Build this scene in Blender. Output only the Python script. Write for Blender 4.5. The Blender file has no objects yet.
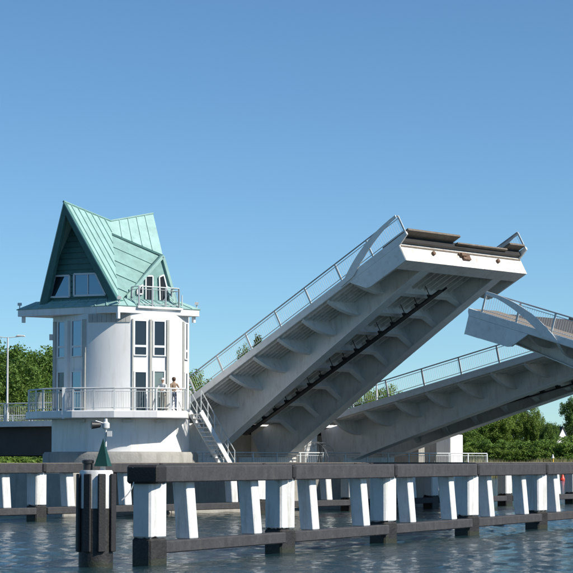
import bpy, math, random
import numpy as np
from mathutils import Vector, Matrix
random.seed(7); rng = np.random.default_rng(7)
R = math.radians
S = bpy.context.scene
C = S.collection

# ------------------------------------------------------------------ camera
CAM_H = 2.75; F = 2230.0; CX = 286.5; CY = 286.5
PITCH = math.atan((460.0 - CY) / F)
cam = bpy.data.cameras.new('camera'); cam_o = bpy.data.objects.new('camera', cam); C.objects.link(cam_o)
cam.sensor_width = 36.0; cam.lens = 36.0 * F / 573.0
cam.clip_start = 0.5; cam.clip_end = 20000
cam_o.location = (0, 0, CAM_H); cam_o.rotation_euler = (math.pi / 2 + PITCH, 0, 0)
S.camera = cam_o

# ------------------------------------------------------------------ sky, sun, exposure
SUN_AZ = 66.0      # degrees to the right of straight behind the camera
SUN_EL = 40.0
sd = Vector((math.sin(R(SUN_AZ)) * math.cos(R(SUN_EL)), -math.cos(R(SUN_AZ)) * math.cos(R(SUN_EL)), math.sin(R(SUN_EL))))
W = bpy.data.worlds.new('World'); S.world = W; W.use_nodes = True
nt = W.node_tree
bg = nt.nodes['Background']
sky = nt.nodes.new('ShaderNodeTexSky'); sky.sky_type = 'NISHITA'; sky.sun_disc = False
sky.sun_elevation = R(SUN_EL); sky.sun_rotation = R(180 - SUN_AZ)
sky.altitude = 0; sky.air_density = 0.75; sky.dust_density = 0.0; sky.ozone_density = 4.0
tint = nt.nodes.new('ShaderNodeMix'); tint.data_type = 'RGBA'; tint.blend_type = 'MULTIPLY'; tint.inputs[0].default_value = 1.0
tint.inputs[7].default_value = (0.80, 1.03, 1.10, 1)      # clear northern summer air: one even tint over the whole sky
nt.links.new(sky.outputs[0], tint.inputs[6]); nt.links.new(tint.outputs[2], bg.inputs[0]); bg.inputs[1].default_value = 0.087
sl = bpy.data.lights.new('sun', 'SUN'); sl.energy = 5.0; sl.angle = R(0.53); sl.color = (1.0, 0.94, 0.85)
so = bpy.data.objects.new('sun', sl); C.objects.link(so)
so.rotation_euler = sd.to_track_quat('Z', 'Y').to_euler(); so.location = (60, -30, 60)
S.view_settings.view_transform = 'Standard'; S.view_settings.look = 'None'
S.view_settings.exposure = 0.33; S.view_settings.gamma = 1.0
S.render.resolution_x = 1024; S.render.resolution_y = 1024

# ------------------------------------------------------------------ helpers
def P(x, y, Y):
    """photo pixel + distance in front of the camera -> world point"""
    r = (x - CX) / F; u = -(y - CY) / F
    d = Vector((r, math.cos(PITCH) - u * math.sin(PITCH), math.sin(PITCH) + u * math.cos(PITCH)))
    return Vector((0, 0, CAM_H)) + d * (Y / d.y)
def on_plane(x, y, p0, n):
    o = Vector((0, 0, CAM_H)); d = P(x, y, 100) - o
    return o + d * ((p0 - o).dot(n) / d.dot(n))
def lerp(a, b, t): return a + (b - a) * t

class MB:
    def __init__(s): s.v = []; s.f = []
    def add(s, vs, fs):
        k = len(s.v); s.v += [tuple(p) for p in vs]; s.f += [tuple(i + k for i in f) for f in fs]; return s
    def box(s, x0, x1, y0, y1, z0, z1):
        v = [(x, y, z) for z in (z0, z1) for y in (y0, y1) for x in (x0, x1)]
        return s.add(v, [(0, 2, 3, 1), (4, 5, 7, 6), (0, 1, 5, 4), (2, 6, 7, 3), (0, 4, 6, 2), (1, 3, 7, 5)])
    def beam(s, p, q, w, h, up=(0, 0, 1)):
        p = Vector(p); q = Vector(q); d = (q - p).normalized(); up = Vector(up)
        a = d.cross(up)
        if a.length < 1e-4: a = d.cross(Vector((0, 1, 0)))
        a.normalize(); b = a.cross(d).normalized()
        v = []
        for c in (p, q):
            for (i, j) in ((-1, -1), (1, -1), (1, 1), (-1, 1)): v.append(c + a * (i * w / 2) + b * (j * h / 2))
        return s.add(v, [(0, 3, 2, 1), (4, 5, 6, 7), (0, 1, 5, 4), (1, 2, 6, 5), (2, 3, 7, 6), (3, 0, 4, 7)])
    def tube(s, p, q, r, n=8, r2=None, caps=True):
        p = Vector(p); q = Vector(q); d = (q - p).normalized(); r2 = r if r2 is None else r2
        a = d.cross(Vector((0, 0, 1)))
        if a.length < 1e-4: a = Vector((1, 0, 0))
        a.normalize(); b = a.cross(d)
        v = []
        for c, rr in ((p, r), (q, r2)):
            for i in range(n):
                t = 2 * math.pi * i / n; v.append(c + a * (rr * math.cos(t)) + b * (rr * math.sin(t)))
        f = [(i, i + n, (i + 1) % n + n, (i + 1) % n) for i in range(n)]
        if caps: f += [tuple(range(n)), tuple(range(2 * n - 1, n - 1, -1))]
        return s.add(v, f)
    def path(s, pts, r, n=6):
        for a, b in zip(pts, pts[1:]): s.tube(a, b, r, n)
        return s
    def prism(s, poly, vec):
        n = len(poly); vec = Vector(vec); poly = [Vector(p) for p in poly]
        v = poly + [p + vec for p in poly]
        nrm = Vector((0, 0, 0))
        for i in range(n): nrm += poly[i].cross(poly[(i + 1) % n])
        flip = nrm.dot(vec) > 0
        f = [tuple(range(n)), tuple(range(2 * n - 1, n - 1, -1))] + [(i, i + n, (i + 1) % n + n, (i + 1) % n) for i in range(n)]
        if flip: f = [tuple(reversed(x)) for x in f]
        return s.add(v, f)
    def lathe(s, prof, n=32, c=(0, 0)):
        m = len(prof); v = []
        for (r, z) in prof:
            for i in range(n):
                t = 2 * math.pi * i / n; v.append((c[0] + r * math.cos(t), c[1] + r * math.sin(t), z))
        f = [(k * n + i, k * n + (i + 1) % n, (k + 1) * n + (i + 1) % n, (k + 1) * n + i) for k in range(m - 1) for i in range(n)]
        f += [tuple(range(n - 1, -1, -1)), tuple((m - 1) * n + i for i in range(n))]
        return s.add(v, f)
    def build(s, name, mat, parent=None, smooth=False, bevel=0, stuff=False):
        me = bpy.data.meshes.new(name); me.from_pydata(s.v, [], s.f); me.update()
        if isinstance(mat, (list, tuple)):
            for m in mat: me.materials.append(m)
        else: me.materials.append(mat)
        if smooth:
            for p in me.polygons: p.use_smooth = True
            try: me.set_sharp_from_angle(angle=R(40))
            except Exception: pass
        o = bpy.data.objects.new(name, me); C.objects.link(o)
        if parent: o.parent = parent
        if bevel:
            b = o.modifiers.new('bevel', 'BEVEL'); b.width = bevel; b.segments = 1; b.limit_method = 'ANGLE'; b.angle_limit = R(40)
        if stuff: o['kind'] = 'stuff'
        return o

def tag(o, label, cat, group=None):
    o['label'] = label; o['category'] = cat
    if group: o['group'] = group
    return o
def thing(name, label, cat, loc=(0, 0, 0), rot=None, group=None):
    o = bpy.data.objects.new(name, None); C.objects.link(o); o.location = loc
    if rot is not None: o.rotation_euler = rot
    o.empty_display_size = 0.3
    return tag(o, label, cat, group)
def share(name, src, parent, matrix=None, loc=None, rot=None):
    o = bpy.data.objects.new(name, src.data); C.objects.link(o); o.parent = parent
    for m in src.modifiers:
        k = o.modifiers.new(m.name, m.type)
        if m.type == 'BEVEL': k.width = m.width; k.segments = m.segments; k.limit_method = m.limit_method; k.angle_limit = m.angle_limit
    if loc is not None: o.location = loc
    if rot is not None: o.rotation_euler = rot
    return o
def structure(o): o['kind'] = 'structure'; return o

# ------------------------------------------------------------------ materials
def mat(name, col, rough=0.5, metal=0.0, var=0.12, scale=1.2, streak=0.0, dirt=None, dirt_amt=0.0, bump=0.0, bscale=20, spec=0.5, local=False, band=None):
    m = bpy.data.materials.new(name); m.use_nodes = True
    t = m.node_tree; n = t.nodes; L = t.links; b = n['Principled BSDF']
    b.inputs['Roughness'].default_value = rough; b.inputs['Metallic'].default_value = metal
    b.inputs['Specular IOR Level'].default_value = spec
    if local:
        tc = n.new('ShaderNodeTexCoord'); pos = tc.outputs['Object']
    else:
        g = n.new('ShaderNodeNewGeometry'); pos = g.outputs['Position']
    no = n.new('ShaderNodeTexNoise'); no.inputs['Scale'].default_value = scale; no.inputs['Detail'].default_value = 6; no.inputs['Roughness'].default_value = 0.65
    L.new(pos, no.inputs['Vector'])
    rp = n.new('ShaderNodeMapRange'); rp.inputs[1].default_value = 0.3; rp.inputs[2].default_value = 0.7
    rp.inputs[3].default_value = 1 - var; rp.inputs[4].default_value = 1 + var
    L.new(no.outputs[0], rp.inputs[0])
    mul = n.new('ShaderNodeMix'); mul.data_type = 'RGBA'; mul.blend_type = 'MULTIPLY'; mul.inputs[0].default_value = 1
    mul.inputs[6].default_value = (*col, 1)
    L.new(rp.outputs[0], mul.inputs[7])
    out = mul.outputs[2]
    if dirt:
        mp = n.new('ShaderNodeMapping'); mp.inputs['Scale'].default_value = (2.2, 2.2, 2.2 * (1 - streak) + 0.25 * streak)
        L.new(pos, mp.inputs['Vector'])
        n2 = n.new('ShaderNodeTexNoise'); n2.inputs['Scale'].default_value = 1.6; n2.inputs['Detail'].default_value = 8; n2.inputs['Roughness'].default_value = 0.7
        L.new(mp.outputs[0], n2.inputs['Vector'])
        r2 = n.new('ShaderNodeMapRange'); r2.inputs[1].default_value = 0.5; r2.inputs[2].default_value = 0.75; r2.inputs[3].default_value = 0; r2.inputs[4].default_value = dirt_amt
        L.new(n2.outputs[0], r2.inputs[0])
        mx = n.new('ShaderNodeMix'); mx.data_type = 'RGBA'; mx.inputs[7].default_value = (*dirt, 1)
        L.new(r2.outputs[0], mx.inputs[0]); L.new(out, mx.inputs[6]); out = mx.outputs[2]
    if band:     # ragged paint edge and growth towards the water line
        z0, bcol = band
        sx = n.new('ShaderNodeSeparateXYZ'); L.new(pos, sx.inputs[0])
        nb = n.new('ShaderNodeTexNoise'); nb.inputs['Scale'].default_value = 5.0; nb.inputs['Detail'].default_value = 6; L.new(pos, nb.inputs['Vector'])
        mm = n.new('ShaderNodeMath'); mm.operation = 'MULTIPLY_ADD'; mm.inputs[1].default_value = 0.30; L.new(nb.outputs[0], mm.inputs[0]); L.new(sx.outputs[2], mm.inputs[2])
        rb = n.new('ShaderNodeMapRange'); rb.inputs[1].default_value = z0 + 0.15 - 0.015; rb.inputs[2].default_value = z0 + 0.15 + 0.015; rb.inputs[3].default_value = 1; rb.inputs[4].default_value = 0
        L.new(mm.outputs[0], rb.inputs[0])
        m3 = n.new('ShaderNodeMix'); m3.data_type = 'RGBA'; m3.inputs[7].default_value = (*bcol, 1)
        L.new(rb.outputs[0], m3.inputs[0]); L.new(out, m3.inputs[6]); out = m3.outputs[2]
    L.new(out, b.inputs['Base Color'])
    if bump:
        n3 = n.new('ShaderNodeTexNoise'); n3.inputs['Scale'].default_value = bscale; n3.inputs['Detail'].default_value = 5
        L.new(pos, n3.inputs['Vector'])
        bp = n.new('ShaderNodeBump'); bp.inputs['Strength'].default_value = bump; bp.inputs['Distance'].default_value = 0.05
        L.new(n3.outputs[0], bp.inputs['Height']); L.new(bp.outputs[0], b.inputs['Normal'])
    return m
M = {}
M['steel'] = mat('grey_steel_paint', (0.74, 0.72, 0.68), 0.5, var=0.10, scale=0.8, streak=0.8, dirt=(0.38, 0.32, 0.25), dirt_amt=0.6, bump=0.05, bscale=6)
M['steel2'] = mat('grey_steel_paint_light', (0.72, 0.73, 0.71), 0.45, var=0.08, dirt=(0.38, 0.33, 0.27), dirt_amt=0.4)
M['rail'] = mat('rail_paint', (0.55, 0.58, 0.58), 0.4, var=0.08, dirt=(0.3, 0.27, 0.22), dirt_amt=0.3)
M['railtop'] = mat('handrail_steel', (0.36, 0.38, 0.4), 0.35, metal=0.4, var=0.1)
M['white'] = mat('white_paint', (0.80, 0.80, 0.785), 0.5, var=0.04, scale=0.7, streak=1, dirt=(0.5, 0.45, 0.36), dirt_amt=0.5, bump=0.04, bscale=4)
M['endwhite'] = mat('weathered_white_paint', (0.64, 0.62, 0.58), 0.5, var=0.08, scale=3, streak=0.3, dirt=(0.26, 0.2, 0.14), dirt_amt=0.9)
M['pilewhite'] = mat('pile_white_paint', (0.66, 0.67, 0.66), 0.55, var=0.06, scale=3, streak=1, dirt=(0.33, 0.30, 0.24), dirt_amt=0.8, bump=0.15, bscale=8, band=(0.72, (0.03, 0.03, 0.028)))
M['raker'] = mat('strut_white_paint', (0.66, 0.67, 0.66), 0.55, var=0.08, scale=3, streak=1, dirt=(0.33, 0.30, 0.24), dirt_amt=0.8, bump=0.15, bscale=8)
M['pileblack'] = mat('pile_black_bitumen', (0.016, 0.016, 0.016), 0.6, var=0.5, scale=4, dirt=(0.05, 0.045, 0.035), dirt_amt=0.7, bump=0.3, bscale=14, band=(0.16, (0.022, 0.026, 0.015)))
M['timber'] = mat('dark_grey_fender_beam', (0.042, 0.042, 0.046), 0.8, var=0.22, scale=3, streak=0.6, dirt=(0.085, 0.083, 0.078), dirt_amt=0.6, bump=0.3, bscale=12)
M['rubber'] = mat('black_rubber', (0.018, 0.018, 0.019), 0.7, var=0.3, bump=0.2)
M['concrete'] = mat('concrete', (0.33, 0.32, 0.29), 0.85, var=0.14, scale=1.2, streak=1, dirt=(0.13, 0.13, 0.10), dirt_amt=0.6, bump=0.25, bscale=10)
M['darkgirder'] = mat('dark_brown_girder', (0.035, 0.03, 0.028), 0.6, var=0.25, scale=1.5)
M['asphalt'] = mat('asphalt', (0.06, 0.06, 0.062), 0.9, var=0.15, scale=6, bump=0.3, bscale=60)
M['walk'] = mat('footway_surface', (0.2, 0.17, 0.14), 0.85, var=0.12, scale=5)
M['copper'] = mat('copper_patina', (0.28, 0.455, 0.425), 0.55, var=0.13, scale=1.6, streak=0.7, dirt=(0.19, 0.34, 0.31), dirt_amt=0.8, bump=0.05, bscale=8)
M['copper2'] = mat('copper_patina_shaded', (0.19, 0.34, 0.315), 0.55, var=0.16, scale=2.2, streak=0.2, dirt=(0.12, 0.25, 0.22), dirt_amt=0.6)  # darker copper: shade of the front-facing dormer slope put into the colour
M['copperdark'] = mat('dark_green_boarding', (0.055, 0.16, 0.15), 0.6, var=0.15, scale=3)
M['frame'] = mat('window_frame', (0.72, 0.73, 0.73), 0.4, var=0.04)
M['pilaster'] = mat('grey_cladding', (0.42, 0.42, 0.39), 0.5, var=0.08, scale=3)
M['brown'] = mat('weathered_plate', (0.13, 0.105, 0.08), 0.7, var=0.25, scale=5, dirt=(0.3, 0.26, 0.2), dirt_amt=0.5)
M['rust'] = mat('rusty_steel', (0.13, 0.075, 0.045), 0.7, var=0.35, scale=10)
M['green'] = mat('green_daymark_paint', (0.010, 0.055, 0.040), 0.45, var=0.12, scale=4)
M['lamp'] = mat('lamp_housing', (0.6, 0.61, 0.6), 0.4, var=0.05)
M['black'] = mat('black_paint', (0.02, 0.02, 0.02), 0.45, var=0.2)
M['bark'] = mat('bark', (0.09, 0.07, 0.05), 0.9, var=0.25, scale=4, bump=0.4, bscale=8)
M['red'] = mat('red_buoy_paint', (0.6, 0.06, 0.03), 0.4, var=0.1)
M['yellow'] = mat('yellow_paint', (0.7, 0.42, 0.03), 0.5, var=0.1)
M['roofdark'] = mat('dark_roof', (0.05, 0.05, 0.055), 0.7, var=0.2)
M['skin'] = mat('skin', (0.52, 0.31, 0.22), 0.5, var=0.04)
M['shirt_w'] = mat('white_shirt', (0.75, 0.73, 0.70), 0.8, var=0.05)
M['shirt_t'] = mat('tan_shirt', (0.27, 0.19, 0.13), 0.8, var=0.08)
M['jeans'] = mat('blue_jeans', (0.08, 0.11, 0.18), 0.85, var=0.1)
M['beige'] = mat('beige_trousers', (0.38, 0.33, 0.26), 0.85, var=0.08)
M['hair'] = mat('brown_hair', (0.07, 0.04, 0.025), 0.6, var=0.2)
M['ground'] = mat('bank_grass', (0.075, 0.10, 0.03), 0.95, var=0.35, scale=0.15, dirt=(0.2, 0.17, 0.1), dirt_amt=0.5)
M['reed'] = mat('dry_reeds', (0.22, 0.21, 0.10), 0.9, var=0.3, scale=0.4)
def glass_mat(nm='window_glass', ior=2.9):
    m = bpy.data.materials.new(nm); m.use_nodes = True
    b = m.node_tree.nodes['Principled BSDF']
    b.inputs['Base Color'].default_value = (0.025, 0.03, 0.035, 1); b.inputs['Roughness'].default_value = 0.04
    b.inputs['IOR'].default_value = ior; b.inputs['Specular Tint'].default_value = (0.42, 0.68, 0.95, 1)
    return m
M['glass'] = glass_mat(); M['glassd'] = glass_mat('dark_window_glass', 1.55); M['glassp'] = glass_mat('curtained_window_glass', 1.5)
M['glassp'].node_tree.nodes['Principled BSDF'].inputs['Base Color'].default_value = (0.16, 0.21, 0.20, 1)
def leaf_mat(name, c1, c2):
    m = bpy.data.materials.new(name); m.use_nodes = True; t = m.node_tree; n = t.nodes; L = t.links; b = n['Principled BSDF']
    g = n.new('ShaderNodeNewGeometry'); no = n.new('ShaderNodeTexNoise'); no.inputs['Scale'].default_value = 0.55; no.inputs['Detail'].default_value = 5
    L.new(g.outputs['Position'], no.inputs['Vector'])
    oi = n.new('ShaderNodeObjectInfo')
    ad = n.new('ShaderNodeMath'); ad.operation = 'MULTIPLY_ADD'; ad.inputs[1].default_value = 0.5; L.new(oi.outputs['Random'], ad.inputs[0])
    L.new(no.outputs[0], ad.inputs[2])
    r = n.new('ShaderNodeMapRange'); r.inputs[1].default_value = 0.4; r.inputs[2].default_value = 0.9; L.new(ad.outputs[0], r.inputs[0])
    mx = n.new('ShaderNodeMix'); mx.data_type = 'RGBA'; mx.inputs[6].default_value = (*c1, 1); mx.inputs[7].default_value = (*c2, 1)
    L.new(r.outputs[0], mx.inputs[0]); L.new(mx.outputs[2], b.inputs['Base Color'])
    b.inputs['Roughness'].default_value = 0.6; b.inputs['Specular IOR Level'].default_value = 0.25
    b.inputs['Subsurface Weight'].default_value = 0.0
    tr = n.new('ShaderNodeBsdfTranslucent'); L.new(mx.outputs[2], tr.inputs[0])
    ms = n.new('ShaderNodeMixShader'); ms.inputs[0].default_value = 0.42
    L.new(b.outputs[0], ms.inputs[1]); L.new(tr.outputs[0], ms.inputs[2])
    L.new(ms.outputs[0], n['Material Output'].inputs[0])
    return m
M['leaf'] = leaf_mat('foliage_mid', (0.095, 0.175, 0.034), (0.19, 0.30, 0.06))
M['leafd'] = leaf_mat('foliage_dark', (0.07, 0.14, 0.035), (0.14, 0.23, 0.05))
M['leafl'] = leaf_mat('foliage_light', (0.11, 0.18, 0.03), (0.20, 0.29, 0.06))
def water_mat():
    m = bpy.data.materials.new('river_water'); m.use_nodes = True; t = m.node_tree; n = t.nodes; L = t.links; b = n['Principled BSDF']
    b.inputs['Base Color'].default_value = (0.014, 0.036, 0.042, 1); b.inputs['Roughness'].default_value = 0.06
    b.inputs['IOR'].default_value = 1.33
    g = n.new('ShaderNodeNewGeometry')
    mp = n.new('ShaderNodeMapping'); mp.inputs['Scale'].default_value = (1.0, 1.0, 1.0); L.new(g.outputs['Position'], mp.inputs['Vector'])
    n1 = n.new('ShaderNodeTexNoise'); n1.inputs['Scale'].default_value = 6.5; n1.inputs['Detail'].default_value = 4; n1.inputs['Roughness'].default_value = 0.6
    L.new(mp.outputs[0], n1.inputs['Vector'])
    bp = n.new('ShaderNodeBump'); bp.inputs['Strength'].default_value = 1.0; bp.inputs['Distance'].default_value = 0.055
    L.new(n1.outputs[0], bp.inputs['Height']); L.new(bp.outputs[0], b.inputs['Normal'])
    return m
M['water'] = water_mat()

# ------------------------------------------------------------------ bridge frame: q along the road (left bank -> right), s across (near -> far)
PHI = R(40.0)
U = Vector((math.cos(PHI), -math.sin(PHI), 0)); V = Vector((math.sin(PHI), math.cos(PHI), 0))
B0 = Vector((-4.9, 117.0, 0))
DECK = 4.95
def BQ(q, s, z=0): return B0 + U * q + V * s + Vector((0, 0, z))
BROT = (0, 0, -PHI)     # local x = U, local y = V
LW = 10.5               # leaf width
S2 = 11.9               # near edge of the far roadway

# ------------------------------------------------------------------ water and banks
def warp(lo, hi, dense_lo, dense_hi, step, grow=1.22):
    a = list(np.arange(dense_lo, dense_hi + 1e-6, step)); st = step
    while a[-1] < hi: st *= grow; a.append(min(a[-1] + st, hi))
    st = step; pre = []
    x = dense_lo
    while x > lo: st *= grow; x = max(x - st, lo); pre.append(x)
    return np.array(pre[::-1] + a)
def make_water():
    xs = warp(-3000, 3000, -18, 32, 0.13); ys = warp(-200, 4000, 44, 112, 0.17, 1.10)
    X, Y = np.meshgrid(xs, ys)
    Z = np.zeros_like(X)
    for i in range(80):
        wl = 0.45 * (8.0 ** (rng.random() ** 1.2)); k = 2 * math.pi / wl
        a = R(215) + rng.normal() * 0.7; slope = 0.0155 * (0.4 + 1.2 * rng.random()) * (1.0 if wl < 1.8 else 0.7)
        ph = rng.random() * 6.28; ph2 = rng.random() * 6.28
        env = 0.65 + 0.35 * np.sin(0.21 * X * math.cos(a + 1) + 0.13 * Y * math.sin(a + 1) + ph2)
        Z += slope / k * env * np.sin(k * (X * math.cos(a) + Y * math.sin(a)) + ph)
    fade = np.clip((Y - 20) / 20, 0, 1) * np.clip((190 - Y) / 70, 0, 1) * np.clip((75 - np.abs(X)) / 30, 0, 1)
    Z *= fade
    ny, nx = X.shape
    v = np.stack([X, Y, Z], -1).reshape(-1, 3)
    i = np.arange(ny - 1)[:, None] * nx + np.arange(nx - 1)[None, :]
    f = np.stack([i, i + 1, i + nx + 1, i + nx], -1).reshape(-1, 4)
    me = bpy.data.meshes.new('water')
    me.vertices.add(len(v)); me.vertices.foreach_set('co', v.ravel())
    me.loops.add(f.size); me.loops.foreach_set('vertex_index', f.ravel().astype(np.int32))
    me.polygons.add(len(f)); me.polygons.foreach_set('loop_start', np.arange(0, f.size, 4, dtype=np.int32))
    me.update(calc_edges=True); me.materials.append(M['water'])
    me.polygons.foreach_set('use_smooth', np.ones(len(f), dtype=bool))
    o = bpy.data.objects.new('water', me); C.objects.link(o); structure(o)
make_water()

def shore(x):    # distance of the far shoreline
    pts = [(-3000, 60), (-70, 118), (-52, 150), (-36, 196), (-5, 212), (20, 300), (45, 392), (90, 400), (400, 380), (3000, 200)]
    for (a, b), (c, d) in zip(pts, pts[1:]):
        if a <= x <= c: return b + (d - b) * (x - a) / (c - a)
    return 300
def bank_z(x, y):
    d = y - shore(x)
    if d < 0: return max(-1.5, d * 0.3)
    return min(1.1, d * 0.14) + 3.5 * (1 - math.exp(-max(0, d - 30) / 160.0)) + 0.25 * math.sin(x * 0.11 + y * 0.07)
def make_bank():
    xs = list(np.arange(-3000, -120, 160)) + list(np.arange(-120, 140, 4)) + list(np.arange(140, 3001, 160))
    ds = [-6, -2, 0, 1.5, 3, 6, 9, 14, 22, 34, 50, 75, 110, 170, 300, 600, 1200, 2500, 6000]
    b = MB()
    for d in ds:
        for x in xs:
            y = shore(x) + d; b.v.append((x, y, bank_z(x, y)))
    n = len(xs)
    for j in range(len(ds) - 1):
        for i in range(n - 1): b.f.append((j * n + i, j * n + i + 1, (j + 1) * n + i + 1, (j + 1) * n + i))
    structure(b.build('ground', M['ground'], smooth=True))
make_bank()
def make_reeds():
    b = MB()
    for _ in range(9000):
        x = random.uniform(26, 75); d = random.uniform(-1.0, 3.0) ; y = shore(x) + d
        h = random.uniform(1.5, 3.0); w = 0.14; a = random.uniform(0, 3.14); z = bank_z(x, y) - 0.2
        dx, dy = math.cos(a) * w, math.sin(a) * w; lx, ly = random.gauss(0, .15), random.gauss(0, .15)
        b.add([(x - dx, y - dy, z), (x + dx, y + dy, z), (x + lx, y + ly, z + h)], [(0, 1, 2)])
    for _ in range(2500):
        x = random.uniform(-45, -8); d = random.uniform(-1.0, 3.0) ; y = shore(x) + d
        h = random.uniform(0.8, 1.6); w = 0.1; a = random.uniform(0, 3.14); z = bank_z(x, y) - 0.2
        dx, dy = math.cos(a) * w, math.sin(a) * w
        b.add([(x - dx, y - dy, z), (x + dx, y + dy, z), (x + random.gauss(0, .15), y, z + h)], [(0, 1, 2)])
    o = b.build('reeds', M['reed']); o['kind'] = 'stuff'; o['label'] = 'pale dry reeds along the far shore line'
    o['category'] = 'reeds'
make_reeds()

# ------------------------------------------------------------------ railing builder (along local x on a plane y = const)
def railing(parent, pts, h, posts, mats=('railtop', 'rail'), pitch=0.13, lean=(0, 0, 0), low=0.12, r=0.035, name='railing', infill=True, post_w=0.09, post_t=0.05, mid=True, thin=0.014):
    """pts: foot line (list of vectors); posts: number of bays per segment"""
    pts = [Vector(p) for p in pts]; up = Vector((0, 0, 1)) * h + Vector(lean)
    b = MB()
    for a, c in zip(pts, pts[1:]): b.tube(a + up, c + up, r, 8)
    o = b.build(name, M[mats[0]], parent, smooth=True)
    lw = MB()
    for a, c in zip(pts, pts[1:]):
        lw.tube(a + up * low, c + up * low, 0.02, 6)
        if mid: lw.tube(a + up * 0.86, c + up * 0.86, 0.018, 6)
    lw.build('lower_rail', M[mats[1]], o, smooth=True)
    first = None
    bal = MB()
    for a, c, nb in zip(pts, pts[1:], posts):
        d = (c - a)
        for i in range(nb + 1):
            if i == nb and c is not pts[-1]: continue
            p = a + d * (i / nb)
            pm = MB().beam(p - up * 0.04, p + up * 0.98, post_t, post_w, d.normalized())
            pm.build('post', M[mats[1]], o)
        if infill:
            n = int(d.length / pitch)
            for i in range(1, n):
                p = a + d * (i / n); bal.beam(p + up * low, p + up * 0.86, thin, thin, (1, 0, 0))
    if infill: bal.build('balusters', M[mats[1]], o, stuff=True)
    return o

# ------------------------------------------------------------------ bascule leaf
def make_leaf(name, label, loc, rotz, tilt, L=17.6, flaps=True, group='raised bridge leaves', near=-1, ext=0.68, far_off=1.75, far_d=1.0):
    t = thing(name, label, 'bridge leaf', loc, None, group)
    t.matrix_world = Matrix.Translation(loc) @ Matrix.Rotation(rotz, 4, 'Z') @ Matrix.Rotation(-tilt, 4, 'Y')
    RE = ext - 0.08 if ext > 0.3 else -0.65
    hw = LW / 2; GY = {near: hw - 2.45, -near: hw - far_off}
    MB().box(-0.2, L - 0.3, -hw + 0.12, hw - 0.12, -0.16, 0.0).build('deck_plate', M['steel'], t)
    MB().box(0, L - 0.1, -hw + 2.2, hw - 2.2, 0.004, 0.05).build('road_surface', M['asphalt'], t)
    for sgn in (-1, 1):
        y0, y1 = sorted((sgn * (hw - 0.12), sgn * (hw - 2.1)))
        MB().box(0, L - 0.1, y0, y1, 0.004, 0.16).build('footway', M['walk'], t)
    st = MB()
    for sgn in (-1, 1):
        for k in range(6):
            y = sgn * (GY[sgn] + 0.45 + k * (hw - GY[sgn] - 0.65) / 5.5); st.box(0.2, L - 0.6, y - 0.05, y + 0.05, -0.27, -0.161)
    for k in range(11):
        y = -GY[-1] + 0.6 + k * (GY[1] + GY[-1] - 1.2) / 10; st.box(0.2, L - 0.6, y - 0.06, y + 0.06, -0.36, -0.161)
    st.build('deck_stiffener', M['steel'], t, stuff=True)
    for sgn in (-1, 1):
        y0, y1 = sorted((sgn * hw, sgn * (hw - 0.118)))
        MB().prism([(-0.3, y0, -0.22), (L + 0.15 * ext, y0, -0.22), (L + ext, y0, -0.02), (L + ext, y0, 0.15), (-0.3, y0, 0.15)], (0, y1 - y0, 0)).build('edge_beam', M['steel2'], t, bevel=0.02)
    # main girders with a haunched soffit
    def depth(x, k=1.0):
        u = max(0, min(1, x / (L - 1.0))); return (2.35 - 1.30 * u ** 0.85) * k
    for sgn in (-1, 1):
        kd = far_d if sgn == -near else 1.0
        xs = [-1.6] + [i * (L - 0.6) / 14 for i in range(15)]
        poly = [(xs[0], 0, -0.165), (xs[-1], 0, -0.165)] + [(x, 0, -depth(x, kd)) for x in reversed(xs)]
        y = sgn * GY[sgn]
        g = MB().prism([(p[0], y - 0.17, p[2]) for p in poly], (0, 0.34, 0)).build('girder', M['steel'], t)
        fl = MB()
        for a, c in zip(xs, xs[1:]):
            fl.prism([(a, y - 0.36, -depth(a, kd) + 0.002), (c, y - 0.36, -depth(c, kd) + 0.002), (c, y - 0.36, -depth(c, kd) - 0.05), (a, y - 0.36, -depth(a, kd) - 0.05)], (0, 0.72, 0))
        fl.build('bottom_flange', M['steel2'], g)
    # brackets and cross beams
    nb = 8; x0 = 1.2; dx = (L - 3.4 - x0) / (nb - 1)
    src = {}
    for i in range(nb):
        x = x0 + i * dx
        for sgn in (-1, 1):
            d1 = min(1.02, depth(x, far_d if sgn == -near else 1.0) - 0.42); prof = []; gy = GY[sgn]
            for k in range(9):
                u = k / 8; y = gy + 0.17 + (hw - 0.14 - gy - 0.17) * u
                z = -0.26 - (d1 - 0.26) * (1 - u ** 2.4); prof.append((y, z))
            poly = [(x, sgn * prof[0][0], -0.163)] + [(x, sgn * y, z) for y, z in prof] + [(x, sgn * prof[-1][0], -0.163)]
            o = MB().prism(poly, (0.03, 0, 0)).build('bracket', M['steel'], t)
            fl = MB()
            for (ya, za), (yb, zb) in zip(prof, prof[1:]):
                fl.prism([(x - 0.08, sgn * ya, za), (x - 0.08, sgn * yb, zb), (x - 0.08, sgn * yb, zb - 0.03), (x - 0.08, sgn * ya, za - 0.03)], (0.19, 0, 0))
            fl.build('bracket_flange', M['steel2'], o)
        dc = min(1.0, depth(x) - 0.25); ga = GY[-1] - 0.17; g0 = GY[1] - 0.17
        kn = [min(dc + 0.45, depth(x, far_d if sg == -near else 1.0) - 0.08) for sg in (-1, 1)]
        poly = [(-ga, -0.163), (g0, -0.163), (g0, -kn[1]), (g0 - 0.7, -dc * 0.72), (-ga + 0.7, -dc * 0.72), (-ga, -kn[0])]
        o = MB().prism([(x, y, z) for y, z in poly], (0.04, 0, 0)).build('cross_beam', M['steel'], t)
        fl = MB(); low = poly[2:]
        for (ya, za), (yb, zb) in zip(low, low[1:]):
            fl.prism([(x - 0.13, ya, za), (x - 0.13, yb, zb), (x - 0.13, yb, zb - 0.035), (x - 0.13, ya, za - 0.035)], (0.3, 0, 0))
        fl.build('cross_beam_flange', M['steel2'], o)
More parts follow.
